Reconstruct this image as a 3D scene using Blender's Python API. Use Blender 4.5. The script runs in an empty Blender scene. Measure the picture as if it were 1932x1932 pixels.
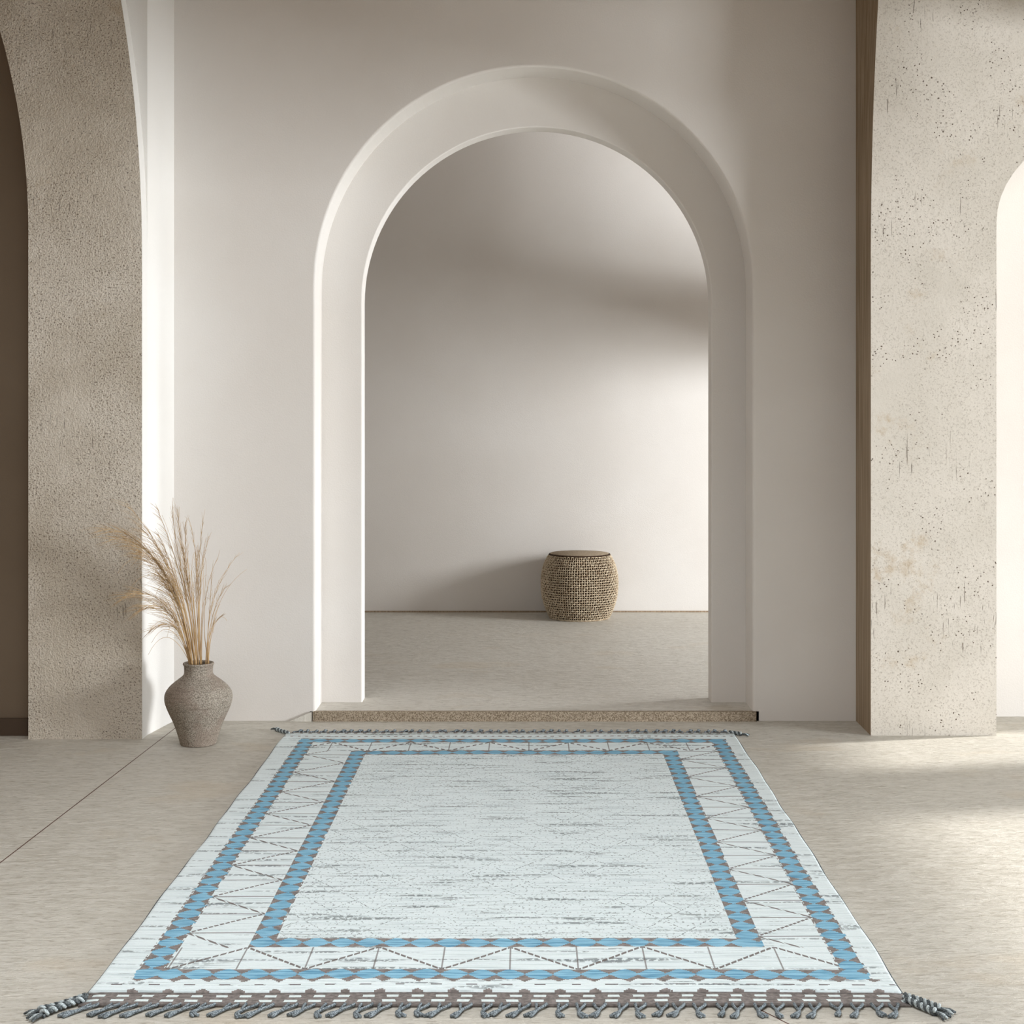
import bpy, bmesh, math, random
from math import pi, sin, cos, sqrt
from mathutils import Vector
random.seed(7)
sc = bpy.context.scene
C = sc.collection

# ------------------------------------------------------------------ camera, light, exposure
H, F, VX, VY = 1.3, 2800.0, 996.0, 785.0      # eye height, focal length in pixels, vanishing point
cd = bpy.data.cameras.new('camera'); cam = bpy.data.objects.new('camera', cd); C.objects.link(cam)
cam.location = (0, 0, H); cam.rotation_euler = (pi/2, 0, 0)
cd.sensor_width = 36; cd.lens = 36*F/1932; cd.shift_x = -(VX-966)/1932; cd.shift_y = -(966-VY)/1932
cd.clip_start = .05
sc.camera = cam

w = bpy.data.worlds.new('world'); sc.world = w; w.use_nodes = True
w.node_tree.nodes['Background'].inputs[0].default_value = (1, .97, .94, 1)
w.node_tree.nodes['Background'].inputs[1].default_value = .5

def sun(name, d, strength, angle, col):
    l = bpy.data.lights.new(name, 'SUN'); l.energy = strength; l.angle = math.radians(angle); l.color = col
    o = bpy.data.objects.new(name, l); C.objects.link(o)
    o.rotation_euler = Vector(d).to_track_quat('-Z', 'Y').to_euler(); o.location = (6, 6, 5)
def area(name, loc, d, sx, sy, power, col=(1, .96, .9), spread=180):
    l = bpy.data.lights.new(name, 'AREA'); l.shape = 'RECTANGLE'; l.size = sx; l.size_y = sy
    l.energy = power; l.color = col; l.spread = math.radians(spread)
    o = bpy.data.objects.new(name, l); C.objects.link(o); o.location = loc
    o.rotation_euler = Vector(d).to_track_quat('-Z', 'Y').to_euler()
    return o
sun('sun', (-1, -.20, -.62), 5.2, 3.0, (1, .97, .93))
area('daylight_garden_side', (10, 1.8, 1.35), (-10, 4.5, 0), 2.4, 1.6, 1060, (.94, .97, 1))
area('daylight_behind', (-.9, -3.6, 1.2), (.1, 1, 0), 3.0, 1.8, 32, (.95, .975, 1))
area('fill_overhead', (-.5, 2.4, 3.95), (0, 0, -1), 3.0, 3.0, 90, (.95, .975, 1), 140)  # unseen overhead lamp, added to brighten the floor and rug
area('daylight_back_room', (3.9, 7.6, 1.45), (-3.9, 1.9, 0), .9, .9, 150, (.95, .975, 1))
vs = sc.view_settings
sc.display_settings.display_device = 'sRGB'
vs.view_transform = 'Standard'; vs.look = 'None'; vs.gamma = 1; vs.use_curve_mapping = False
vs.exposure = 0.08

def at(px, py, Y):
    return Vector(((px-VX)/F*Y, Y, H-(py-VY)/F*Y))
def lin(r, g, b):
    f = lambda c: (c/255)/12.92 if c <= 10 else ((c/255+.055)/1.055)**2.4
    return (f(r), f(g), f(b), 1)

# ------------------------------------------------------------------ node expressions
class E:
    nt = None
    def __init__(s, v): s.v = v
    def __add__(a, b): return op('ADD', a, b)
    __radd__ = __add__
    def __sub__(a, b): return op('SUBTRACT', a, b)
    def __rsub__(a, b): return op('SUBTRACT', b, a)
    def __mul__(a, b): return op('MULTIPLY', a, b)
    __rmul__ = __mul__
    def __truediv__(a, b): return op('DIVIDE', a, b)
    def __lt__(a, b): return op('LESS_THAN', a, b)
    def __gt__(a, b): return op('GREATER_THAN', a, b)
def put(sock, v):
    if isinstance(v, E): E.nt.links.new(v.v, sock)
    else: sock.default_value = v
def op(o, *a):
    n = E.nt.nodes.new('ShaderNodeMath'); n.operation = o
    for i, v in enumerate(a): put(n.inputs[i], v)
    return E(n.outputs[0])
def ab(a): return op('ABSOLUTE', a)
def fr(a): return op('FRACT', a)
def fl(a): return op('FLOOR', a)
def sn(a): return op('SINE', a)
def mn(a, b): return op('MINIMUM', a, b)
def mx(a, b): return op('MAXIMUM', a, b)
def near(x, c, hw): return ab(x-c) < hw
def between(x, a, b): return near(x, (a+b)/2, (b-a)/2)
def sm(x, a, b, lo=0., hi=1.):
    n = E.nt.nodes.new('ShaderNodeMapRange'); n.interpolation_type = 'SMOOTHSTEP'
    put(n.inputs[0], x)
    n.inputs[1].default_value = a; n.inputs[2].default_value = b; n.inputs[3].default_value = lo; n.inputs[4].default_value = hi
    return E(n.outputs[0])
def vec(x, y, z=0.):
    n = E.nt.nodes.new('ShaderNodeCombineXYZ')
    for i, v in enumerate((x, y, z)): put(n.inputs[i], v)
    return E(n.outputs[0])
def noise(v, scale=1., detail=2., rough=.5, dist=0.):
    n = E.nt.nodes.new('ShaderNodeTexNoise'); put(n.inputs['Vector'], v)
    n.inputs['Scale'].default_value = scale; n.inputs['Detail'].default_value = detail
    n.inputs['Roughness'].default_value = rough; n.inputs['Distortion'].default_value = dist
    return E(n.outputs['Fac'])
def voro(v, scale=1.):
    n = E.nt.nodes.new('ShaderNodeTexVoronoi'); put(n.inputs['Vector'], v); n.inputs['Scale'].default_value = scale
    return E(n.outputs['Distance']), E(n.outputs['Color'])
def mix(f, a, b):
    n = E.nt.nodes.new('ShaderNodeMix'); n.data_type = 'RGBA'
    put(n.inputs[0], f); put(n.inputs[6], a); put(n.inputs[7], b)
    return E(n.outputs[2])
def coords():
    n = E.nt.nodes.new('ShaderNodeTexCoord'); s = E.nt.nodes.new('ShaderNodeSeparateXYZ')
    E.nt.links.new(n.outputs['Object'], s.inputs[0])
    return E(n.outputs['Object']), E(s.outputs[0]), E(s.outputs[1]), E(s.outputs[2])
def material(name, fn, rough=.8, spec=.3):
    m = bpy.data.materials.new(name); m.use_nodes = True; E.nt = m.node_tree
    b = m.node_tree.nodes['Principled BSDF']
    b.inputs['Roughness'].default_value = rough; b.inputs['Specular IOR Level'].default_value = spec
    r = fn()
    col, hgt, dist = (r + (None, None))[:3] if isinstance(r, tuple) and len(r) in (1, 3) and not isinstance(r[0], float) else (r, None, None)
    put(b.inputs['Base Color'], col)
    if hgt is not None:
        bp = E.nt.nodes.new('ShaderNodeBump'); put(bp.inputs['Height'], hgt)
        bp.inputs['Distance'].default_value = dist; bp.inputs['Strength'].default_value = 1
        E.nt.links.new(bp.outputs[0], b.inputs['Normal'])
    return m

def m_paint(base, var, scale=1.3, grain=.0006):
    def f():
        P, x, y, z = coords()
        c = mix(sm(noise(P, scale, 4, .55), .3, .7), base, var)
        return c, noise(P, 160, 3) + .8*noise(P, 9, 3), grain
    return f
M = {}
M['wall'] = material('cream_plaster', m_paint(lin(224, 220, 215), lin(219, 214, 208)), .85, .2)
M['white'] = material('white_plaster', m_paint(lin(229, 227, 223), lin(225, 222, 217)), .85, .2)
M['brown'] = material('shade_brown_plaster', m_paint(lin(126, 112, 96), lin(118, 104, 88)), .85, .2)  # the left alcove's shade is put into this wall colour
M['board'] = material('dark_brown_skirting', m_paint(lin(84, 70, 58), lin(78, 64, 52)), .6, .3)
M['ceiling'] = material('warm_ceiling', m_paint(lin(140, 116, 90), lin(132, 108, 82)), .9, .2)

def plaster(dark, light, stain, speck, pits, k):
    def f():
        P, x, y, z = coords()
        g1 = noise(P, 150, 3, .7); g2 = noise(P, 60, 4, .65); big = noise(P, 2.3, 5, .6, .5)
        region = sm(noise(vec(x*2.+3.1, y, z*1.2), 1.3, 3), .30, .50)
        c = mix(sm(big, .3, .7), dark, light)
        c = mix(sm(g1, .52, .68)*region*speck, c, lin(104, 88, 72))
        c = mix(sm(g1, .36, .26)*region*speck*.8, c, lin(232, 224, 210))
        st = sm(noise(P, 4.2, 6, .75), .56, .72)*sm(noise(vec(x, y, z+7), 1.1, 2), .46, .6)
        c = mix(st*.75, c, stain)
        d, cc = voro(vec(x+.01*g2, y, z+.01*noise(P, 45, 2)), 62)
        few = noise(vec(x+2, y, z), 5.5, 3, .6)
        pit = (d < .17)*sm(few, .5, .56)*pits
        d2, c2 = voro(P, 22)
        pit2 = (d2+.25*g2 < .2)*sm(few, .54, .6)*pits
        sc_ = sm(noise(vec(x*150, y*150, z*9), 1, 2), .66, .7)*sm(noise(vec(x, y, z+3), 3, 1), .56, .64)
        c = mix(mx(mx(pit, pit2), sc_*.6), c, lin(92, 78, 66))
        hgt = .5*g1 + .6*g2 - 1.2*pit - 1.6*pit2 - .6*sc_
        return c, hgt, k
    return f
M['pier_left'] = material('rough_sand_plaster', plaster(lin(200, 190, 174), lin(222, 214, 201), lin(182, 166, 143), 1.0, .6, .013), .95, .1)
M['pier_right'] = material('pitted_pale_plaster', plaster(lin(203, 197, 186), lin(214, 208, 198), lin(176, 154, 122), .4, .95, .0018), .95, .1)

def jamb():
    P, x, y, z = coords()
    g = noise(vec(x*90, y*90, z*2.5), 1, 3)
    c = mix(sm(g, .35, .65), lin(140, 122, 100), lin(168, 150, 128))  # pier side's shade put into this brown; streaks are the plaster's own
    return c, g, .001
M['jamb'] = material('shade_streaked_plaster', jamb, .85, .2)

def floor_mat(tone, seam):
    def f():
        P, x, y, z = coords()
        r1 = noise(vec(x*10, y*34), 1, 6, .68, .3); r2 = noise(vec(x*26, y*110), 1, 3, .6, .4)
        big = noise(vec(x*.9, y*1.3), 1, 4); fine = noise(P, 300, 2)
        base = mix(sm(big, .32, .68), tone[0], tone[1])
        c = mix(sm(r1, .38, .62)*.85, base, tone[2])
        c = mix(sm(r2, .52, .68)*.7, c, tone[3])
        c = mix(sm(noise(vec(x*2, y*3+9), 1, 3), .58, .7)*.35, c, lin(200, 186, 164))
        if seam:
            a = ab((x+1.536) - (y-4.318)*((-1.471+1.536)/(6.138-4.318)))
            s1 = (a < .0022)*(y < 6.2)
            b = ab((x-.505) + (y-3.256)*((.56-.505)/(3.256-3.17)))
            s2 = (b < .0022)*between(y, 3.0, 3.3)
            c = mix(mx(s1, s2), c, lin(92, 62, 52))
        return c, .7*r1 + .5*r2 + .12*fine, .011
    return f
M['floor'] = material('brushed_concrete', floor_mat((lin(199, 195, 184), lin(189, 184, 172), lin(209, 205, 195), lin(163, 156, 143)), True), .55, .35)
M['floor_back'] = material('brushed_stone', floor_mat((lin(206, 202, 192), lin(196, 191, 180), lin(216, 212, 203), lin(166, 159, 146)), False), .5, .35)
def riser():
    P, x, y, z = coords()
    g = noise(P, 230, 4, .7)
    c = mix(sm(g, .35, .65), lin(112, 98, 80), lin(190, 176, 156))
    j = ab(fr(x/.165)-.5) < .004
    return mix(j*.6, c, lin(96, 82, 66)), g, .003
M['riser'] = material('coarse_grit_stone', riser, .95, .1)

# ------------------------------------------------------------------ mesh helpers
def link(name, me, mats, parent=None):
    o = bpy.data.objects.new(name, me); C.objects.link(o)
    for m in (mats if isinstance(mats, (list, tuple)) else [mats]): me.materials.append(m)
    if parent: o.parent = parent
    return o
def mesh(name, verts, faces, mats, parent=None, smooth=False, mi=None):
    me = bpy.data.meshes.new(name); me.from_pydata([tuple(v) for v in verts], [], faces); me.update()
    if smooth: me.polygons.foreach_set('use_smooth', [True]*len(me.polygons))
    o = link(name, me, mats, parent)
    if mi: me.polygons.foreach_set('material_index', mi)
    bm = bmesh.new(); bm.from_mesh(me); bmesh.ops.recalc_face_normals(bm, faces=bm.faces); bm.to_mesh(me); bm.free()
    return o
def boxes(name, bs, mats, parent=None, bevel=0):
    bm = bmesh.new()
    for (x0, x1, y0, y1, z0, z1) in bs:
        v = [bm.verts.new((x, y, z)) for x in (x0, x1) for y in (y0, y1) for z in (z0, z1)]
        for q in ((0, 1, 3, 2), (4, 6, 7, 5), (0, 4, 5, 1), (2, 3, 7, 6), (0, 2, 6, 4), (1, 5, 7, 3)):
            bm.faces.new([v[i] for i in q])
    bmesh.ops.recalc_face_normals(bm, faces=bm.faces)
    if bevel: bmesh.ops.bevel(bm, geom=bm.edges[:], offset=bevel, segments=2, affect='EDGES')
    me = bpy.data.meshes.new(name); bm.to_mesh(me); bm.free()
    return link(name, me, mats, parent)
def structure(o): o['kind'] = 'structure'; return o
def outline_faces(outer, hole_free=True): pass

def prism(name, front, back, mats, side_mats=None, parent=None):
    """solid between two outlines with the same number of points (front towards the camera)"""
    n = len(front); bm = bmesh.new()
    a = [bm.verts.new(p) for p in front]; b = [bm.verts.new(p) for p in back]
    for s in (a, b):
        f = bm.faces.new(s); f.material_index = 0
    for i in range(n):
        f = bm.faces.new((a[i], a[(i+1) % n], b[(i+1) % n], b[i]))
        f.material_index = side_mats[i] if side_mats else 0
    bmesh.ops.recalc_face_normals(bm, faces=bm.faces)
    bmesh.ops.triangulate(bm, faces=[f for f in bm.faces if len(f.verts) > 4], ngon_method='EAR_CLIP')
    me = bpy.data.meshes.new(name); bm.to_mesh(me); bm.free()
    return link(name, me, mats, parent)

def arch_wall(name, x0, x1, z0, z1, y0, y1, cx, r, zs, mats, bev=0.0, zb=0.0, reveal=0):
    """wall slab with a round-headed opening; front at y0, thickness to y1; bev rounds the front arris"""
    N = 64
    def path(rr):
        p = [(cx-rr, zb)]
        p += [(cx-rr*cos(pi*i/N), zs+rr*sin(pi*i/N)) for i in range(N+1)]
        p += [(cx+rr, zb)]
        return p
    inner = path(r+bev)
    verts = []; faces = []; mi = []
    def strip(Y, flip):
        # face as quads from the opening path out to the rectangle
        base = len(verts)
        pp = inner if Y == y0 else path(r)
        out = []
        for (x, z) in pp:
            if z <= zs or abs(x-cx) > r*.999: out.append((x0 if x < cx else x1, z))
            else:
                t = math.atan2(z-zs, x-cx)
                # ray from arch centre to the rectangle
                dx, dz = cos(t), sin(t)
                k = min((x1-cx)/dx if dx > 1e-6 else 1e9, (x0-cx)/dx if dx < -1e-6 else 1e9, (z1-zs)/dz if dz > 1e-6 else 1e9)
                out.append((cx+dx*k, zs+dz*k))
        for a, b in zip(pp, out): verts.append((a[0], Y, a[1])); verts.append((b[0], Y, b[1]))
        for i in range(len(pp)-1):
            faces.append((base+2*i, base+2*i+1, base+2*i+3, base+2*i+2)); mi.append(0)
            a, b = out[i], out[i+1]
            if abs(a[0]-b[0]) > 1e-5 and abs(a[1]-b[1]) > 1e-5:   # fill the rectangle's corner
                verts.append((x0 if a[0] < cx else x1, Y, z1))
                faces.append((base+2*i+1, len(verts)-1, base+2*i+3)); mi.append(0)
                # keep base indices valid: corner vertex is appended at the end
    def strip_safe(Y):
        strip(Y, False)
    strip_safe(y0); strip_safe(y1)
    rings = []
    K = 6 if bev else 0
    prof = [(r+bev*(1-sin(pi/2*k/K)), y0+bev*(1-cos(pi/2*k/K))) for k in range(K+1)] if K else [(r, y0)]
    prof.append((r, y1))
    for rr, Y in prof:
        rings.append(len(verts))
        for (x, z) in path(rr): verts.append((x, Y, z))
    n = N+3
    for a, b in zip(rings, rings[1:]):
        for i in range(n-1): faces.append((a+i, a+i+1, b+i+1, b+i)); mi.append(reveal)
    # outer rim
    for (xa, za, xb, zb_) in ((x0, 0, x0, z1), (x0, z1, x1, z1), (x1, z1, x1, 0)):
        k = len(verts); verts.extend([(xa, y0, za), (xb, y0, zb_), (xb, y1, zb_), (xa, y1, za)]); faces.append((k, k+1, k+2, k+3)); mi.append(0)
    me = bpy.data.meshes.new(name); me.from_pydata(verts, [], faces); me.update()
    o = link(name, me, mats)
    me.polygons.foreach_set('material_index', mi)
    bm = bmesh.new(); bm.from_mesh(me); bmesh.ops.remove_doubles(bm, verts=bm.verts, dist=1e-5)
    bmesh.ops.recalc_face_normals(bm, faces=bm.faces); bm.to_mesh(me); bm.free()
    return o

# ------------------------------------------------------------------ the setting
D1, D2, D3, D4 = 6.33, 6.53, 6.636, 9.53
SH = .0407                                           # height of the step
LX = -1.506                                          # left return wall meets the niche wall here
RXW = 1.399                                          # right pier side
structure(boxes('floor', [(-4.2, 3.6, -4.2, 6.33, -.2, 0), (-4.2, -1.1, 6.33, 6.7, -.2, 0), (1.2, 3.6, 6.33, 6.7, -.2, 0), (-1.1, 1.2, 6.33, 6.4, -.2, 0)], M['floor']))
structure(boxes('floor_back', [(-2.2, 2.4, 6.70, D4+.1, -.1, SH), (-.93, .985, D1+.0, 6.70, -.1, SH)], M['floor_back']))
structure(arch_wall('wall_front', -1.75, 1.75, 0, 3.8, D1, D2, .026, .9326, 1.857, M['wall'], bev=.012))
structure(arch_wall('wall_arch', -1.75, 1.75, 0, 3.8, D2, D3, .0385, .768, 1.803, M['wall'], bev=.006))
structure(boxes('wall_back', [(-2.2, 2.4, D4, D4+.15, -.1, 3.6)], M['wall']))
structure(boxes('wall_back_left', [(-2.35, -2.2, D3, D4+.15, -.1, 3.6)], M['wall']))
structure(boxes('wall_back_right', [(2.0, 2.12, D3, 6.95, -.1, 3.6), (2.0, 2.12, 9.3, D4+.15, -.1, 3.6), (2.0, 2.12, 6.95, 9.3, 3.3, 3.6), (2.0, 2.12, 6.95, 9.3, 1.6, 2.05), (2.0, 2.12, 6.95, 7.8, 2.05, 3.3)], M['wall']))  # transom bar and upper panel added, unseen, to shade the far wall
structure(boxes('ceiling_back', [(-2.35, 2.4, D3, D4+.15, 3.45, 3.6)], M['ceiling']))
structure(boxes('ceiling', [(-4.2, 2.95, -4.2, .8, 3.6, 3.8), (-4.2, 2.95, 4.0, 6.33, 3.6, 3.8), (-4.2, -2.1, .8, 4.0, 3.6, 3.8), (1.1, 2.95, .8, 4.0, 3.6, 3.8), (-4.2, 3.0, 6.33, 6.7, 3.6, 3.8)], M['ceiling']))
structure(boxes('wall_side_left', [(-4.2, -4.05, -4.2, 6.05, 0, 3.6)], M['ceiling']))
structure(boxes('wall_behind', [(-4.2, -1.3, -4.2, -4.05, 0, 3.6), (2.8, 3.0, -4.2, -4.05, 0, 3.6), (-1.3, 2.8, -4.2, -4.05, 2.6, 3.6)], M['ceiling']))
# garden side: open bays between posts, a deep lintel above
structure(boxes('wall_side_right', [(2.7, 2.95, -4.2, .7, 0, 3.6), (2.7, 2.95, .7, 5.2, 2.22, 3.6), (2.7, 2.95, 5.2, 6.42, 2.8, 3.6)], M['wall']))
structure(boxes('wall_sun_blocker', [(5.1, 5.4, 5.62, 6.22, 0, 3.4), (5.1, 5.4, 2.8, 7.4, 2.6, 5.5), (5.1, 5.4, 7.4, 12, 0, 5.5)], M['wall']))  # post casts the floor band; unseen beam and end wall added to block sun
structure(boxes('floor_outside', [(3.6, 12, -4, 12, -.2, 0)], M['floor']))

# unseen arched slab added under the ceiling to shade the upper right wall
_blocker = [(-.6, 3.6)]+[(-.6+3.3*i/12, 3.6-1.00*sin(pi/2*min(1, i/6.5))**1.2) for i in range(1, 13)]+[(2.7, 3.6)]
structure(prism('wall_light_blocker', [(x, 4.1, z) for x, z in _blocker], [(x, 4.4, z) for x, z in _blocker], [M['ceiling']]))

# left pier: one leg of a wide arch with rough plaster, in front of the white return wall
YL = 5.967
def zpx(py, Y): return H-(py-VY)/F*Y
def xpx(px, Y): return (px-VX)/F*Y
def leftpier():
    ys = [1395] + list(range(500, -260, -38))
    R = []; L = []
    for py in ys:
        k = max(0, 481-py); R.append((xpx(268-k*k*.000172, YL), zpx(py, YL) if py < 1390 else 0.0))
    for py in ys:
        k = max(0, 435-py); L.append((xpx(53.5-k*k*.000377, YL), zpx(py, YL) if py < 1390 else 0.0))
    out = R + L[::-1]
    n = len(out); side = [0]*n
    for i in range(len(R)-1): side[i] = 1
    fr_ = [(x, YL, z) for x, z in out]; bk = [(x, YL+.083, z) for x, z in out]
    return prism('wall_pier_left', fr_, bk, [M['pier_left'], M['white']], side)
structure(leftpier())
# white return wall (runs back to the niche wall), and the dark wall seen through the left arch
structure(prism('wall_return_left', [(xpx(268, YL)+.0, YL+.083, 0), (xpx(268, YL), YL+.083, 3.6), (-1.9, YL+.083, 3.6), (-1.9, YL+.083, 0)],
      [(LX, D1+.02, 0), (LX, D1+.02, 3.6), (-1.9, D1+.02, 3.6), (-1.9, D1+.02, 0)], [M['white']]))
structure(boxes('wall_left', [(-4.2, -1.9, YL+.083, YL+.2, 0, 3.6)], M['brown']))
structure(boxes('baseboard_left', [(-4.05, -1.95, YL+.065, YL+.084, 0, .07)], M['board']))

# right pier: pale pitted plaster, continues as an arch to the right
YR = 6.036
def rightpier():
    ys = [1388] + list(range(500, -240, -37))
    L = []
    for py in ys:
        k = max(0, 500-py); L.append((xpx(1643+k*k/17800, YR), zpx(py, YR) if py < 1380 else 0.0))
    xr = xpx(1880, YR); z0 = zpx(420, YR)
    Rr = [(xr, 0.0), (xr, z0)]
    r = .52
    for i in range(1, 13):
        t = pi/2*i/12; Rr.append((xr+r*(1-cos(t)), z0+r*.78*sin(t)))
    Rr += [(2.70, z0+r*.78), (2.70, L[-1][1])]
    out = L[::-1] + Rr
    back = [(RXW, z) for x, z in L[::-1]] + Rr
    n = len(out); side = [0]*n
    for i in range(len(L)-1): side[i] = 1
    nb = D1+.0
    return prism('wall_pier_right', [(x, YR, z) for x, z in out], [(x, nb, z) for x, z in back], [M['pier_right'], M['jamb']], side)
structure(rightpier())
structure(boxes('wall_right', [(1.75, 3.6, 6.42, 6.6, 0, 3.8)], M['wall']))

# the step
st = boxes('trim_1', [(xpx(590, D1-.015), xpx(1427, D1-.015), D1-.015, D1+.012, 0, SH+.0005)], M['riser']); structure(st)
zz = prism('trim_2', [(xpx(588.5, D1-.012), D1-.012, 0), (xpx(588.5, D1-.012), D1-.012, SH), (xpx(545, D1-.012), D1-.012, 0)],
      [(xpx(588.5, D1-.012), D1+.005, 0), (xpx(588.5, D1-.012), D1+.005, SH), (xpx(545, D1-.012), D1+.005, 0)], [M['floor_back']]); structure(zz)
# thin shadow-gap skirting at the far wall
structure(boxes('baseboard_back', [(-2.2, 2.0, D4-.008, D4+.01, SH, SH+.009)], M['jamb']))

# ------------------------------------------------------------------ rug
RX0, RX1, RYN, RYF = -.985, .84, 3.330, 6.03
rcx, rcy = (RX0+RX1)/2, (RYN+RYF)/2
rug = bpy.data.objects.new('area_rug', None); C.objects.link(rug); rug.location = (rcx, rcy, 0)
rug['label'] = 'pale blue-white woven rug with two blue scalloped borders and grey knotted fringe on the floor'
rug['category'] = 'rug'
WHITE, BLUE, GREY = lin(232, 243, 245), lin(112, 178, 216), lin(134, 122, 117)
def rug_cols():
    P, x, y, z = coords()
    x = x+rcx; y = y+rcy
    y5 = fl(y/.0055)*.0055; x5 = fl(x/.005)*.005
    row = noise(vec(x*1.3, fl(y/.0075)*3.17), 1, 2)          # one tone per knot row
    jx = noise(vec(x*22, y5*40), 1, 2)-.5; jy = noise(vec(x*30+5, y*30), 1, 2)-.5
    X = x5+.014*jx; Y = y+.012*jy
    def scal(d, s, pitch, w=.030): return ab(d)/w < .08+.92*ab(sn(s*(pi/pitch)))
    def frame(xl, xr, yn, yf, w=.030, po=.0):
        iny = between(Y, yn-w, yf+w); inx = between(X, xl-w, xr+w)
        sl = near(X, xl, w)*iny; sr = near(X, xr, w)*iny
        bn = near(Y, yn, w)*inx; bf = near(Y, yf, w*1.1)*inx
        blue = mx(mx(sl*scal(X-xl, Y+.02*jx, .068), sr*scal(X-xr, Y+.02+.02*jx, .068)), mx(bn*scal(Y-yn, X+po, .0655), bf*scal(Y-yf, X+po, .0655)))
        # corners are solid blue
        return mx(mx(sl, sr), mx(bn, bf)), blue
    rowv = sm(row, .35, .65)
    blueC = mix(sm(noise(vec(x*9, y*130), 1, 3), .42, .64)*.8, lin(150, 200, 224), lin(84, 138, 172))
    whiteC = mix(sm(noise(vec(x*5, y*150), 1, 3), .5, .70)*.55, WHITE, lin(168, 184, 188))
    greyC = mix(sm(noise(vec(x*60, y*120), 1, 2), .35, .65), lin(124, 117, 114), lin(152, 144, 140))
    # ---- field
    heavy = sm(noise(vec(x*3.0, y5*34+11), 1, 3, .6), .548, .65)*sm(noise(vec(x*90, y*60), 1, 2), .38, .54)
    a = x/.115+y/.155; b = x/.115-y/.155
    dots = sm(noise(vec(x*160, y*110), 1, 1), .5, .56)
    loc_ = sm(noise(vec(x*3, y*3), 1, 2), .4, .55)
    lat = mx(ab(fr(a+.12*jx)-.5) < .022, ab(fr(b+.12*jy)-.5) < .022)*dots*(.12+.6*loc_)
    spk = sm(noise(vec(x*120, y*85+3), 1, 1), .62, .68)*.55
    ins = between(X, -.653, .542)*between(Y, 3.633, 5.683)
    c = mix(mx(mx(heavy*.75, lat), spk)*ins, whiteC, lin(92, 100, 102))
    c = mix(heavy*(1-ins)*.75, c, lin(96, 104, 108))
    # ---- line work between the two frames
    dash = fr(y/.0125) < .72; dashx = fr(x/.018+y/.03) < .74
    def tri(p): return 1-ab(2*fr(p)-1)
    pl = (y-3.703)/.278; u = (x+.85)/.169
    z1 = (ab(u-tri(pl)) < .036)*dashx
    l1 = ab(fr(2*pl+.5)-.5) < .020
    left = between(x, -.85, -.681)*between(y, 3.60, 5.72)*mx(z1, l1*sm(noise(vec(x*3, fl(2*pl+.5)*3.7), 1, 1), .16, .30))
    pr = (y-3.680)/.270; u2 = (x-.568)/.162
    z2 = (ab(u2-tri(pr)) < .036)*dashx
    l2 = ab(fr(2*pr+.5)-.5) < .020
    right = between(x, .568, .730)*between(y, 3.60, 5.72)*mx(z2, l2*sm(noise(vec(x*3+4, fl(2*pr+.5)*3.7), 1, 1), .16, .30))
    pn = (x+.361)/.319; v = (3.603-y)/.145
    zn = (ab(v-tri(pn)) < .040)*(fr(x/.016+.3*jx) < .78); ln = ab(fr(2*pn+.5)-.5) < .012
    nearb = between(x, -.85, .73)*between(y, 3.458, 3.603)*mx(zn, ln*.8)
    pf = (x+.616)/.31; vf = (y-5.716)/.144
    zf = (ab(vf-tri(pf)) < .06)*(fr(x/.024) < .6); lf = ab(fr(2*pf+.5)-.5) < .014
    farb = between(x, -.85, .73)*between(y, 5.716, 5.86)*mx(zf, lf*.8)
    c = mix(mx(mx(left, right), mx(nearb, farb))*.9, c, lin(112, 102, 98))
    # ---- blue frames
    for args in ((-.880, .755, 3.428, 5.893, .030, .01), (-.653, .542, 3.633, 5.686, .029, .03)):
        band, blue = frame(*args)
        c = mix(band, c, greyC); c = mix(blue, c, blueC)
    # ---- oval row at the near end, faint marks at the far end
    s = ab(sn((X+.012)*(pi/.080)))
    ov = between(Y, 3.318, 3.399)*(ab(Y-3.362)/.037 > .50+.75*s)*between(X, -.93, .82)
    c = mix(ov, c, greyC)
    c = mix(near(y, 3.366, .0028)*(ab(fr((X+.012)/.080)-.5) < .16), c, lin(120, 116, 116))
    c = mix(near(Y, 5.975, .007)*(fr(X/.03) < .4)*.8, c, lin(140, 128, 124))
    hgt = .6*sn(y*(2*pi/.0075)) + noise(vec(x*120, y*160), 1, 2)
    return c, hgt, .0012
M['rug'] = material('woven_rug_pile', rug_cols, .95, .05)
def endband():
    P, x, y, z = coords()
    x = x+rcx; y = y+rcy
    X = x+.010*(noise(vec(x*30, y*60), 1, 2)-.5)
    g = mix(sm(noise(vec(x*80, y*120), 1, 2), .35, .65), lin(116, 110, 107), lin(142, 135, 131))
    r = mx(near(y, 3.310, .0062)*(ab(fr(X/.0547)-.5) < .24), near(y, 3.284, .0062)*(ab(fr(X/.0547+.12)-.5) < .26))
    f = near(y, 6.052, .009)*(ab(fr(X/.037)-.5) < .30)
    return mix(mx(r, f), g, lin(222, 234, 234)), noise(vec(x*200, y*40), 1, 2)+.4*sn(y*(2*pi/.008)), .0015
M['endband'] = material('grey_flatweave_end', endband, .95, .05)
def yarn(a, b, sc_=400):
    def f():
        P, x, y, z = coords()
        n = noise(P, sc_, 2)
        return mix(sm(n, .4, .6), a, b), n, .001
    return f
M['tassel'] = material('grey_blue_yarn', yarn(lin(84, 92, 97), lin(150, 160, 165)), .95, .05)
M['cord_dark'] = material('charcoal_cord', yarn(lin(66, 72, 74), lin(110, 116, 118)), .95, .05)
M['cord_light'] = material('pale_cord', yarn(lin(200, 210, 212), lin(150, 160, 162)), .95, .05)

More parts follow.
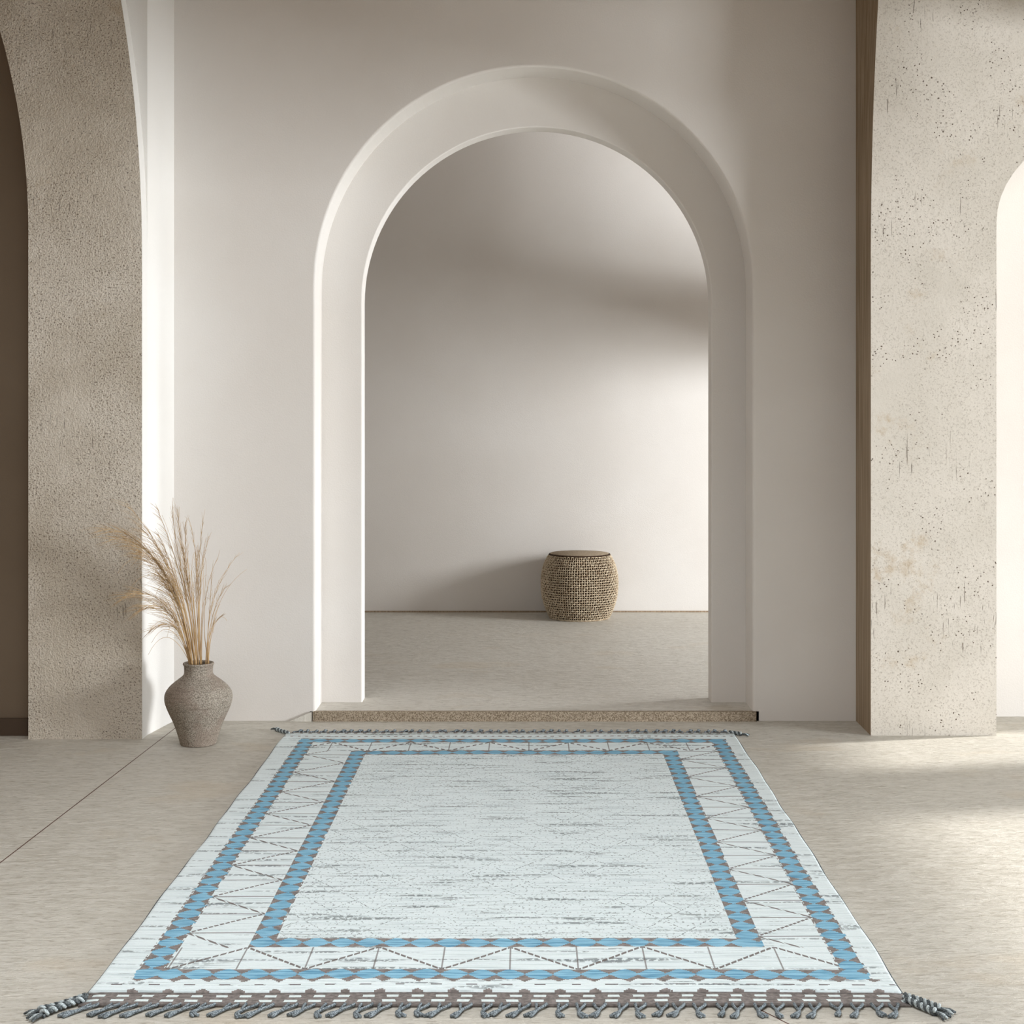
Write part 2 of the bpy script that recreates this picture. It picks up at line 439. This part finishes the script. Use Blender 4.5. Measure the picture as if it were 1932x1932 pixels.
def edge_off(y, s): return .0018*sin(y*7.3+s*2.1)+.0014*sin(y*17+s)
XS = [0, .0008, .002, .0035, .005]+[.01+.98*i/51 for i in range(52)]+[.995, .9965, .998, .9992, 1.0]
def slab(name, x0, x1, y0, y1, th, nx, ny, mat, parent, off=(rcx, rcy), wob=True):
    verts = []; faces = []
    for j in range(ny+1):
        y = y0+(y1-y0)*j/ny
        a = x0+(edge_off(y, 0) if wob else 0); b = x1+(edge_off(y, 3) if wob else 0)
        for i in range(nx+1):
            x = a+(b-a)*XS[i] if wob else a+(b-a)*i/nx
            e = min((x-a), (b-x), .008)/.008
            h = th*(.55+.45*sqrt(max(0, 1-(1-e)**2)))
            h += .0007*sin(x*9+y*5)+.0006*sin(y*21+x*3)
            verts.append((x-off[0], y-off[1], h))
    n = len(verts)
    for v in list(verts): verts.append((v[0], v[1], .0004))
    W = nx+1
    for j in range(ny):
        for i in range(nx):
            k = j*W+i; faces.append((k, k+1, k+1+W, k+W)); faces.append((n+k, n+k+W, n+k+1+W, n+k+1))
    for j in range(ny):
        k = j*W; faces.append((k, k+W, n+k+W, n+k)); k += nx; faces.append((k, n+k, n+k+W, k+W))
    for i in range(nx):
        k = i; faces.append((k, n+k, n+k+1, k+1)); k = ny*W+i; faces.append((k, k+1, n+k+1, n+k))
    return mesh(name, verts, faces, mat, parent, smooth=True)
slab('pile', RX0, RX1, RYN, RYF, .011, len(XS)-1, 90, M['rug'], rug)
slab('end_band', RX0-.004, RX1+.004, 3.262, RYN+.0005, .007, 60, 4, M['endband'], rug, wob=False)
slab('end_band', RX0+.004, RX1-.004, RYF-.0005, 6.072, .007, 60, 4, M['endband'], rug, wob=False)

def tube_data(paths, sides=6):
    """paths: list of (points, radii) or (points, radii, material index)"""
    verts = []; faces = []; mi = []
    for p in paths:
        pts, rad = [Vector(q) for q in p[0]], p[1]; m = p[2] if len(p) > 2 else 0
        base = len(verts); N = len(pts); prev = None
        for i, q in enumerate(pts):
            t = (pts[min(i+1, N-1)]-pts[max(i-1, 0)]).normalized()
            if prev is None:
                prev = t.orthogonal().normalized()
            else:
                prev = (prev-t*prev.dot(t))
                prev = prev.normalized() if prev.length > 1e-6 else t.orthogonal().normalized()
            bt = t.cross(prev)
            r = rad[i] if isinstance(rad, (list, tuple)) else rad
            for k in range(sides):
                a = 2*pi*k/sides; verts.append(q+prev*(r*cos(a))+bt*(r*sin(a)))
        for i in range(N-1):
            for k in range(sides):
                a = base+i*sides+k; b = base+i*sides+(k+1) % sides
                faces.append((a, b, b+sides, a+sides)); mi.append(m)
        faces.append(tuple(base+k for k in range(sides))[::-1]); mi.append(m)
        faces.append(tuple(base+(N-1)*sides+k for k in range(sides))); mi.append(m)
    return verts, faces, mi
def tubes(name, paths, mats, parent=None, sides=6):
    v, f, mi = tube_data(paths, sides)
    me = bpy.data.meshes.new(name); me.from_pydata(v, [], f); me.update()
    o = link(name, me, mats, parent)
    me.polygons.foreach_set('material_index', mi); me.polygons.foreach_set('use_smooth', [True]*len(f))
    return o
def bez(p, n):
    out = []
    for i in range(n+1):
        t = i/n; u = 1-t
        out.append(p[0]*u**3+p[1]*(3*u*u*t)+p[2]*(3*u*t*t)+p[3]*t**3)
    return out
for s in (0, 1):
    X = (RX0 if s == 0 else RX1)
    pts = [(X+edge_off(y, 0 if s == 0 else 3)-rcx+(-.001 if s == 0 else .001), y-rcy, .004) for y in [RYN+(RYF-RYN)*i/60 for i in range(61)]]
    o = tubes('side_binding', [(pts, .0026)], [M['cord_dark']], rug)

def tassel(x, y, d, L, lean, foot):
    """d = -1 towards the camera, +1 away"""
    g = random.uniform(.008, .013)
    k = Vector((x+lean*.6, y+d*L*.5, .0055))
    P = []
    for sgn in (-1, 1):
        a = Vector((x+sgn*g, y-d*.004, .0055))
        P.append((bez([a, a+Vector((0, d*L*.22, 0.002)), k-Vector((-sgn*.003, d*L*.2, 0)), k], 6), [.0046, .0042, .0038, .0035, .0035, .0036, .004]))
    e = Vector((x+lean+foot, y+d*L, .0045))
    m = Vector((x+lean*1.1, y+d*L*.86, .006))
    P.append((bez([k, k+Vector((lean*.3, d*L*.2, 0)), m, e], 8), [.004, .0042, .0045, .005, .0058, .0064, .006, .005, .003]))
    e2 = e+Vector((-foot*.55, d*.004, -.0005))
    P.append((bez([k, k+Vector((lean*.3, d*L*.2, 0)), m+Vector((0, d*.003, 0)), e2], 6), [.003, .0034, .004, .0045, .0045, .004, .003]))
    P = [([Vector(q)-Vector((rcx, rcy, 0)) for q in pp], rr) for pp, rr in P]
    tubes('tassel', P, [M['tassel']], rug, 5)
NN = 42
for i in range(NN):
    x = RX0+.012+(RX1-RX0-.024)*(i+.5)/NN + random.uniform(-.006, .006)
    f = 1-i/NN
    lean = -.006-.030*f*f + random.uniform(-.006, .006)
    tassel(x, 3.262, -1, random.uniform(.050, .062), lean, random.choice((-1, -1, -1, 1) if f > .35 else (-1, 1))*random.uniform(.012, .024))
NF = 50
for i in range(NF):
    x = RX0+.02+(RX1-RX0-.04)*(i+.5)/NF + random.uniform(-.004, .004)
    tassel(x, 6.072, 1, random.uniform(.035, .05), random.uniform(-.004, .012), random.uniform(.006, .016))
def braid(a, b, bend, n=4):
    a, b = Vector(a), Vector(b); L = (b-a).length; P = []
    t = (b-a).normalized(); side = Vector((-t.y, t.x, 0))
    for s in range(2):
        pts = []; K = 60
        for i in range(K+1):
            u = i/K; ph = u*pi*2*n+s*pi
            c = a.lerp(b, u)+side*(bend*sin(pi*u))
            rr = .0040*(1 if u < .8 else 1+(u-.8)*3)
            pts.append(c+side*(rr*cos(ph))+Vector((0, 0, rr*sin(ph)+.0115-.003*u)))
        P.append((pts, [.0042]*K+[.003], s))
    # split ends
    for k in range(3):
        e = b+t*.03+side*((k-1)*.012); e.z = .005
        P.append(([b+Vector((0, 0, .008)), b.lerp(e, .6)+Vector((0, 0, .006)), e], [.0042, .004, .0025], k % 2))
    off = Vector((rcx, rcy, 0))
    tubes('corner_braid', [([q-off for q in p[0]],)+p[1:] for p in P], [M['cord_dark'], M['cord_light']], rug, 6)
braid((RX0+.004, 3.300, 0), (-1.062, 3.226, 0), .004, 5)
braid((RX0+.006, 3.285, 0), (-1.050, 3.205, 0), -.004, 5)
braid((RX1-.004, 3.302, 0), (.900, 3.235, 0), .004, 5)
braid((RX1-.004, 3.285, 0), (.885, 3.215, 0), -.003, 5)
braid((RX0+.01, 6.04, 0), (-1.035, 6.12, 0), .003, 4)
braid((RX1-.02, 6.05, 0), (.868, 6.03, 0), .003, 3)

# ------------------------------------------------------------------ vase
def lathe(prof, n=96, closed=False):
    verts = []; faces = []
    for (r, z) in prof:
        for k in range(n):
            a = 2*pi*k/n; verts.append((r*cos(a), r*sin(a), z))
    m = len(prof)
    for i in range(m-1):
        for k in range(n):
            a = i*n+k; b = i*n+(k+1) % n
            faces.append((a, b, b+n, a+n))
    return verts, faces
def smooth_prof(pts, sub=5):
    out = []
    P = [Vector((a, b)) for a, b in pts]
    for i in range(len(P)-1):
        p0, p1, p2, p3 = P[max(i-1, 0)], P[i], P[i+1], P[min(i+2, len(P)-1)]
        for k in range(sub):
            t = k/sub
            out.append(.5*((2*p1)+(p2-p0)*t+(2*p0-5*p1+4*p2-p3)*t*t+(3*p1-p0-3*p2+p3)*t**3))
    out.append(P[-1]); return [(max(v.x, 0), v.y) for v in out]
def clay():
    P, x, y, z = coords()
    g = noise(P, 260, 3, .7); r = noise(vec(x*14, y*14, z*120), 1, 3)
    c = mix(sm(g, .35, .65), lin(110, 102, 91), lin(188, 179, 166))
    c = mix(sm(noise(P, 9, 3), .45, .62)*.5, c, lin(142, 126, 114))
    c = mix(sm(r, .55, .7)*.35, c, lin(104, 94, 84))
    return c, g+.6*r, .0025
M['clay'] = material('rough_grey_clay', clay, .95, .1)
M['clay_in'] = material('dark_clay_inside', m_paint(lin(70, 62, 54), lin(60, 52, 46)), .95, .1)
VXc, VYc = -1.306, 5.885
vase = bpy.data.objects.new('clay_vase', None); C.objects.link(vase); vase.location = (VXc, VYc, 0)
vase['label'] = 'rough grey-brown clay vase with a narrow neck standing on the floor beside the left pillar'
vase['category'] = 'vase'
body = smooth_prof([(.001, .001), (.060, .001), (.0705, .003), (.076, .022), (.0945, .080), (.116, .128), (.1285, .160), (.1325, .184), (.129, .206), (.113, .230), (.087, .252), (.066, .268), (.0565, .280), (.0560, .300)], 4)
v, f = lathe(body, 96); mesh('body', v, f, M['clay'], vase, True)
rim = smooth_prof([(.0560, .300), (.0570, .310), (.0605, .316), (.0610, .320), (.0580, .323), (.0530, .320), (.0500, .312), (.0490, .28), (.06, .25), (.08, .2), (.0015, .15)], 4)
v, f = lathe(rim, 96); mesh('rim', v, f, M['clay'], vase, True)

# ------------------------------------------------------------------ dried grass
M['straw'] = material('dry_straw', yarn(lin(196, 162, 116), lin(208, 178, 134), 14), .8, .2)
M['plume'] = material('pale_plume', yarn(lin(206, 178, 138), lin(178, 146, 104), 60), .8, .2)
def hairs(pts, t0, dens, L, spread, droop, rnd, fw):
    dens *= 1.25; L *= 1.4; spread *= 1.15
    out = []; N = len(pts)-1
    for i in range(int(dens)):
        u = t0+(1-t0)*(i+rnd.random())/dens
        k = min(int(u*N), N-1); p = pts[k].lerp(pts[k+1], u*N-k); t = (pts[k+1]-pts[k]).normalized()
        s = rnd.choice((-1, 1)); ang = rnd.uniform(.35, 1)*spread
        n = Vector((-t.z, rnd.uniform(-.5, .5), t.x)).normalized()
        d = (t*cos(ang)+n*(s*sin(ang))+fw*.25*Vector((0, -1, 0))).normalized()
        l = L*rnd.uniform(.5, 1.1)*(1.1-.6*u)
        q = [p]
        for j in range(1, 5):
            d = (d+Vector((-.12 if t.x < -.2 else 0, 0, -droop))).normalized()
            q.append(q[-1]+d*(l/4))
        out.append((q, [.0006, .00055, .0005, .0004, .0003]))
    return out
# tip px, tip distance, first control px, second control px, plume (hair count, length, spread, droop), label kind
S = [
 ((186, 1000), 5.74, (350, 1150), (290, 985), (70, .10, .40, .10), 0),
 ((205, 1018), 5.76, (352, 1140), (300, 1005), (60, .10, .45, .12), 0),
 ((238, 950), 5.80, (356, 1150), (318, 1035), (26, .08, .30, .05), 0),
 ((258, 1040), 5.78, (350, 1160), (310, 1040), (70, .10, .50, .12), 0),
 ((268, 1000), 5.80, (352, 1160), (318, 1040), (60, .09, .42, .10), 0),
 ((230, 1128), 5.78, (352, 1190), (310, 1090), (60, .09, .42, .12), 1),
 ((262, 1150), 5.80, (350, 1200), (318, 1115), (60, .08, .50, .14), 1),
 ((282, 1190), 5.83, (352, 1210), (330, 1150), (44, .06, .45, .14), 1),
 ((300, 1085), 5.82, (352, 1180), (330, 1110), (60, .08, .45, .10), 1),
 ((296, 958), 5.86, (360, 1140), (330, 1040), (40, .07, .28, .02), 2),
 ((325, 955), 5.88, (364, 1130), (330, 1060), (40, .07, .20, .0), 2),
 ((334, 960), 5.85, (366, 1130), (345, 1070), (54, .07, .24, .0), 2),
 ((350, 985), 5.86, (368, 1150), (345, 1080), (46, .07, .26, .02), 2),
 ((300, 1010), 5.84, (356, 1150), (325, 1070), (60, .08, .32, .04), 2),
 ((384, 975), 5.87, (372, 1160), (372, 1060), (22, .05, .20, .0), 3),
 ((356, 978), 5.86, (370, 1160), (380, 1060), (18, .05, .22, .0), 3),
 ((394, 1012), 5.86, (374, 1170), (372, 1090), (24, .05, .24, .0), 3),
 ((374, 1040), 5.90, (372, 1170), (366, 1100), (34, .06, .26, .0), 3),
 ((452, 1043), 5.84, (384, 1180), (400, 1100), (10, .05, .28, .0), 4),
 ((428, 1105), 5.86, (388, 1190), (405, 1130), (14, .05, .30, .0), 4),
 ((420, 1160), 5.86, (390, 1200), (402, 1170), (12, .04, .26, .0), 4),
 ((412, 1050), 5.88, (376, 1180), (385, 1100), (8, .05, .25, .0), 4),
 ((398, 1085), 5.87, (390, 1190), (400, 1120), (8, .04, .30, .0), 4),
]
TL = ['dried grass plume reaching furthest left, its tip over the rough pillar',
 'dried grass plume just below the furthest-left one, arching over the pillar',
 'dried grass plume with the highest tip over the rough pillar, almost straight',
 'dense dried grass plume bending left to just past the pillar edge',
 'dried grass plume ending at the pillar edge, just above the dense bending one',
 'longest of the low drooping grass plumes, crossing the pillar edge at mid height',
 'low dried grass plume curling over at the pillar edge, below the long drooping one',
 'lowest and shortest dried grass plume, drooping left just above the vase',
 'low dried grass plume ending over the white return wall, left of the vase',
 'leftmost of the tall upright grass stems, leaning over the white return wall',
 'tallest upright dried grass stem, in front of the niche wall corner',
 'tall upright dried grass stem immediately right of the tallest one',
 'upright feathery grass stem ending a little lower than the tallest ones',
 'short feathery grass stem filling the gap behind the left-leaning plumes',
 'thin dried grass stem with the highest tip right of the vase centre',
 'thin dried grass stem curving back left above the vase centre',
 'thin upright dried grass stem ending just right of the highest thin one',
 'short thin dried grass stem standing straight over the vase mouth',
 'dried grass stem leaning furthest right, its bare tip against the niche wall',
 'dried grass stem second furthest right, ending below the longest right-hand one',
 'short dried grass stem low on the right side of the bunch',
 'sparse right-leaning grass stem with the tip just inside the longest one',
 'short sparse grass stem in the middle of the right-leaning ones']
LAB = [('feathery dried grass plume arching far left across the rough pillar', 'grass plumes arching over the pillar'),
       ('lower feathery dried grass plume drooping left beside the white return wall', 'lower grass plumes drooping left'),
       ('upright feathery dried grass stem rising left of the vase centre', 'upright feathery grass stems'),
       ('upright thin dried grass stem rising from the vase centre', 'upright thin grass stems'),
       ('sparse dried grass stem leaning right out of the clay vase', 'sparse grass stems leaning right')]
rnd = random.Random(11)
for i, (tp, ty, c1, c2, (hc, hl, hs, hd), kind) in enumerate(S):
    sx = {0: 366, 1: 364, 2: 372, 3: 378, 4: 392}[kind]+rnd.uniform(-6, 6)
    a = at(sx, 1256, VYc+rnd.uniform(-.02, .02)); a.z = .285
    tip = at(tp[0], tp[1], ty)
    pts = bez([a, at(c1[0], c1[1], VYc-.0), at(c2[0], c2[1], (VYc+ty)/2), tip], 22)
    # wispy irregularity
    base = Vector((a.x, a.y, 0)); base = a.copy()
    stem = bpy.data.objects.new('dried_grass_stem', None); C.objects.link(stem); stem.location = base
    stem['label'] = TL[i]; stem['group'] = LAB[kind][1]; stem['category'] = 'dried grass'
    P = [(([p-base for p in pts]), [.0018-.0012*k/22 for k in range(23)])]
    # a few long blades splitting off low down
    for _ in range(2 if kind < 4 else 1):
        off = Vector((rnd.uniform(-.05, .05), rnd.uniform(-.03, .01), rnd.uniform(-.05, .02)))
        q = bez([a, at(c1[0], c1[1], VYc)+off*.3, at(c2[0], c2[1], (VYc+ty)/2)+off*.7, tip.lerp(a, rnd.uniform(.05, .35))+off], 14)
        P.append(([p-base for p in q], [.0013-.0008*k/14 for k in range(15)]))
    tubes('stalk', P, [M['straw']], stem, 4)
    hp = hairs(pts, .35 if kind < 3 else .45, hc*(1.05 if kind < 2 else 1), hl*(1.3 if kind < 2 else 1), hs, hd*(.6 if kind < 2 else 1), rnd, .4)
    tubes('plume', [([p-base for p in q], r) for q, r in hp], [M['plume']], stem, 3)

# ------------------------------------------------------------------ woven basket in the back room
def cane():
    P, x, y, z = coords()
    n = noise(P, 90, 3, .6)
    c = mix(sm(n, .3, .7), lin(160, 138, 110), lin(226, 211, 186))
    return mix(sm(noise(P, 24, 2), .55, .7)*.4, c, lin(140, 110, 84)), noise(P, 500, 2), .0006
M['cane'] = material('natural_cane', cane, .7, .25)
M['cane_dark'] = material('dark_cane_lining', m_paint(lin(70, 54, 42), lin(58, 44, 34)), .9, .1)
M['lid'] = material('grey_brown_lid', yarn(lin(150, 134, 112), lin(176, 160, 138), 120), .8, .2)
BX, BY, BH = .322, 9.262, .405
bk = bpy.data.objects.new('woven_basket', None); C.objects.link(bk); bk.location = (BX, BY, SH)
bk['label'] = 'round woven cane basket standing against the far wall beyond the arch'
bk['category'] = 'basket'
bp_ = [(.184, .004), (.199, .03), (.219, .08), (.234, .14), (.2395, .20), (.2385, .25), (.231, .305), (.215, .352), (.196, .388), (.190, .396)]
pr = smooth_prof(bp_, 8)
def rad(z):
    for (r0, z0), (r1, z1) in zip(pr, pr[1:]):
        if z0 <= z <= z1: return r0+(r1-r0)*(z-z0)/max(z1-z0, 1e-6)
    return pr[-1][0] if z > .3 else pr[0][0]
core = [(.001, .002), (.178, .002)]+[(r-.0075, z) for r, z in pr[1:-1]]+[(.17, .397), (.17, .385), (.001, .384)]
v, f = lathe(core, 96); mesh('lining', v, f, M['cane_dark'], bk, True)
P = []; NC, NR = 96, 27
rb = random.Random(3)
for j in range(NR):
    z = .008+.384*j/(NR-1); pts = []; ph = rb.uniform(-.25, .25)
    for k in range(NC*3+1):
        a = 2*pi*k/(NC*3)
        wv = .0032*cos(pi*(k/3+j)+ph)
        zz_ = z+.0012*sin(a*9+j*1.7)
        r = rad(min(max(zz_, .004), .396))+wv-.002
        pts.append((r*cos(a), r*sin(a), zz_))
    P.append((pts, .0034))
tubes('weft', P, [M['cane']], bk, 5)
P = []
for i in range(NC):
    pts = []
    for j in range(NR*2-1):
        z = .004+.390*j/(NR*2-2); a = 2*pi*(i+.5*1)/NC+.006*sin(z*40+i)
        wv = -.0030*cos(pi*(i+j/2)+.5)
        r = rad(z)+wv-.002
        pts.append((r*cos(a), r*sin(a), z))
    P.append((pts, .0031))
tubes('stake', P, [M['cane']], bk, 4).name = 'warp'
tubes('rim', [([(.186*cos(2*pi*k/96), .186*sin(2*pi*k/96), .396) for k in range(97)], .007)], [M['cane_dark']], bk, 8)
tubes('base_ring', [([(.182*cos(2*pi*k/96), .182*sin(2*pi*k/96), .0055) for k in range(97)], .0055)], [M['cane']], bk, 8)
v, f = lathe([(.0005, .4), (.16, .4), (.181, .3995), (.183, .403), (.180, .4055), (.0005, .407)], 96); mesh('lid', v, f, M['lid'], bk, True)
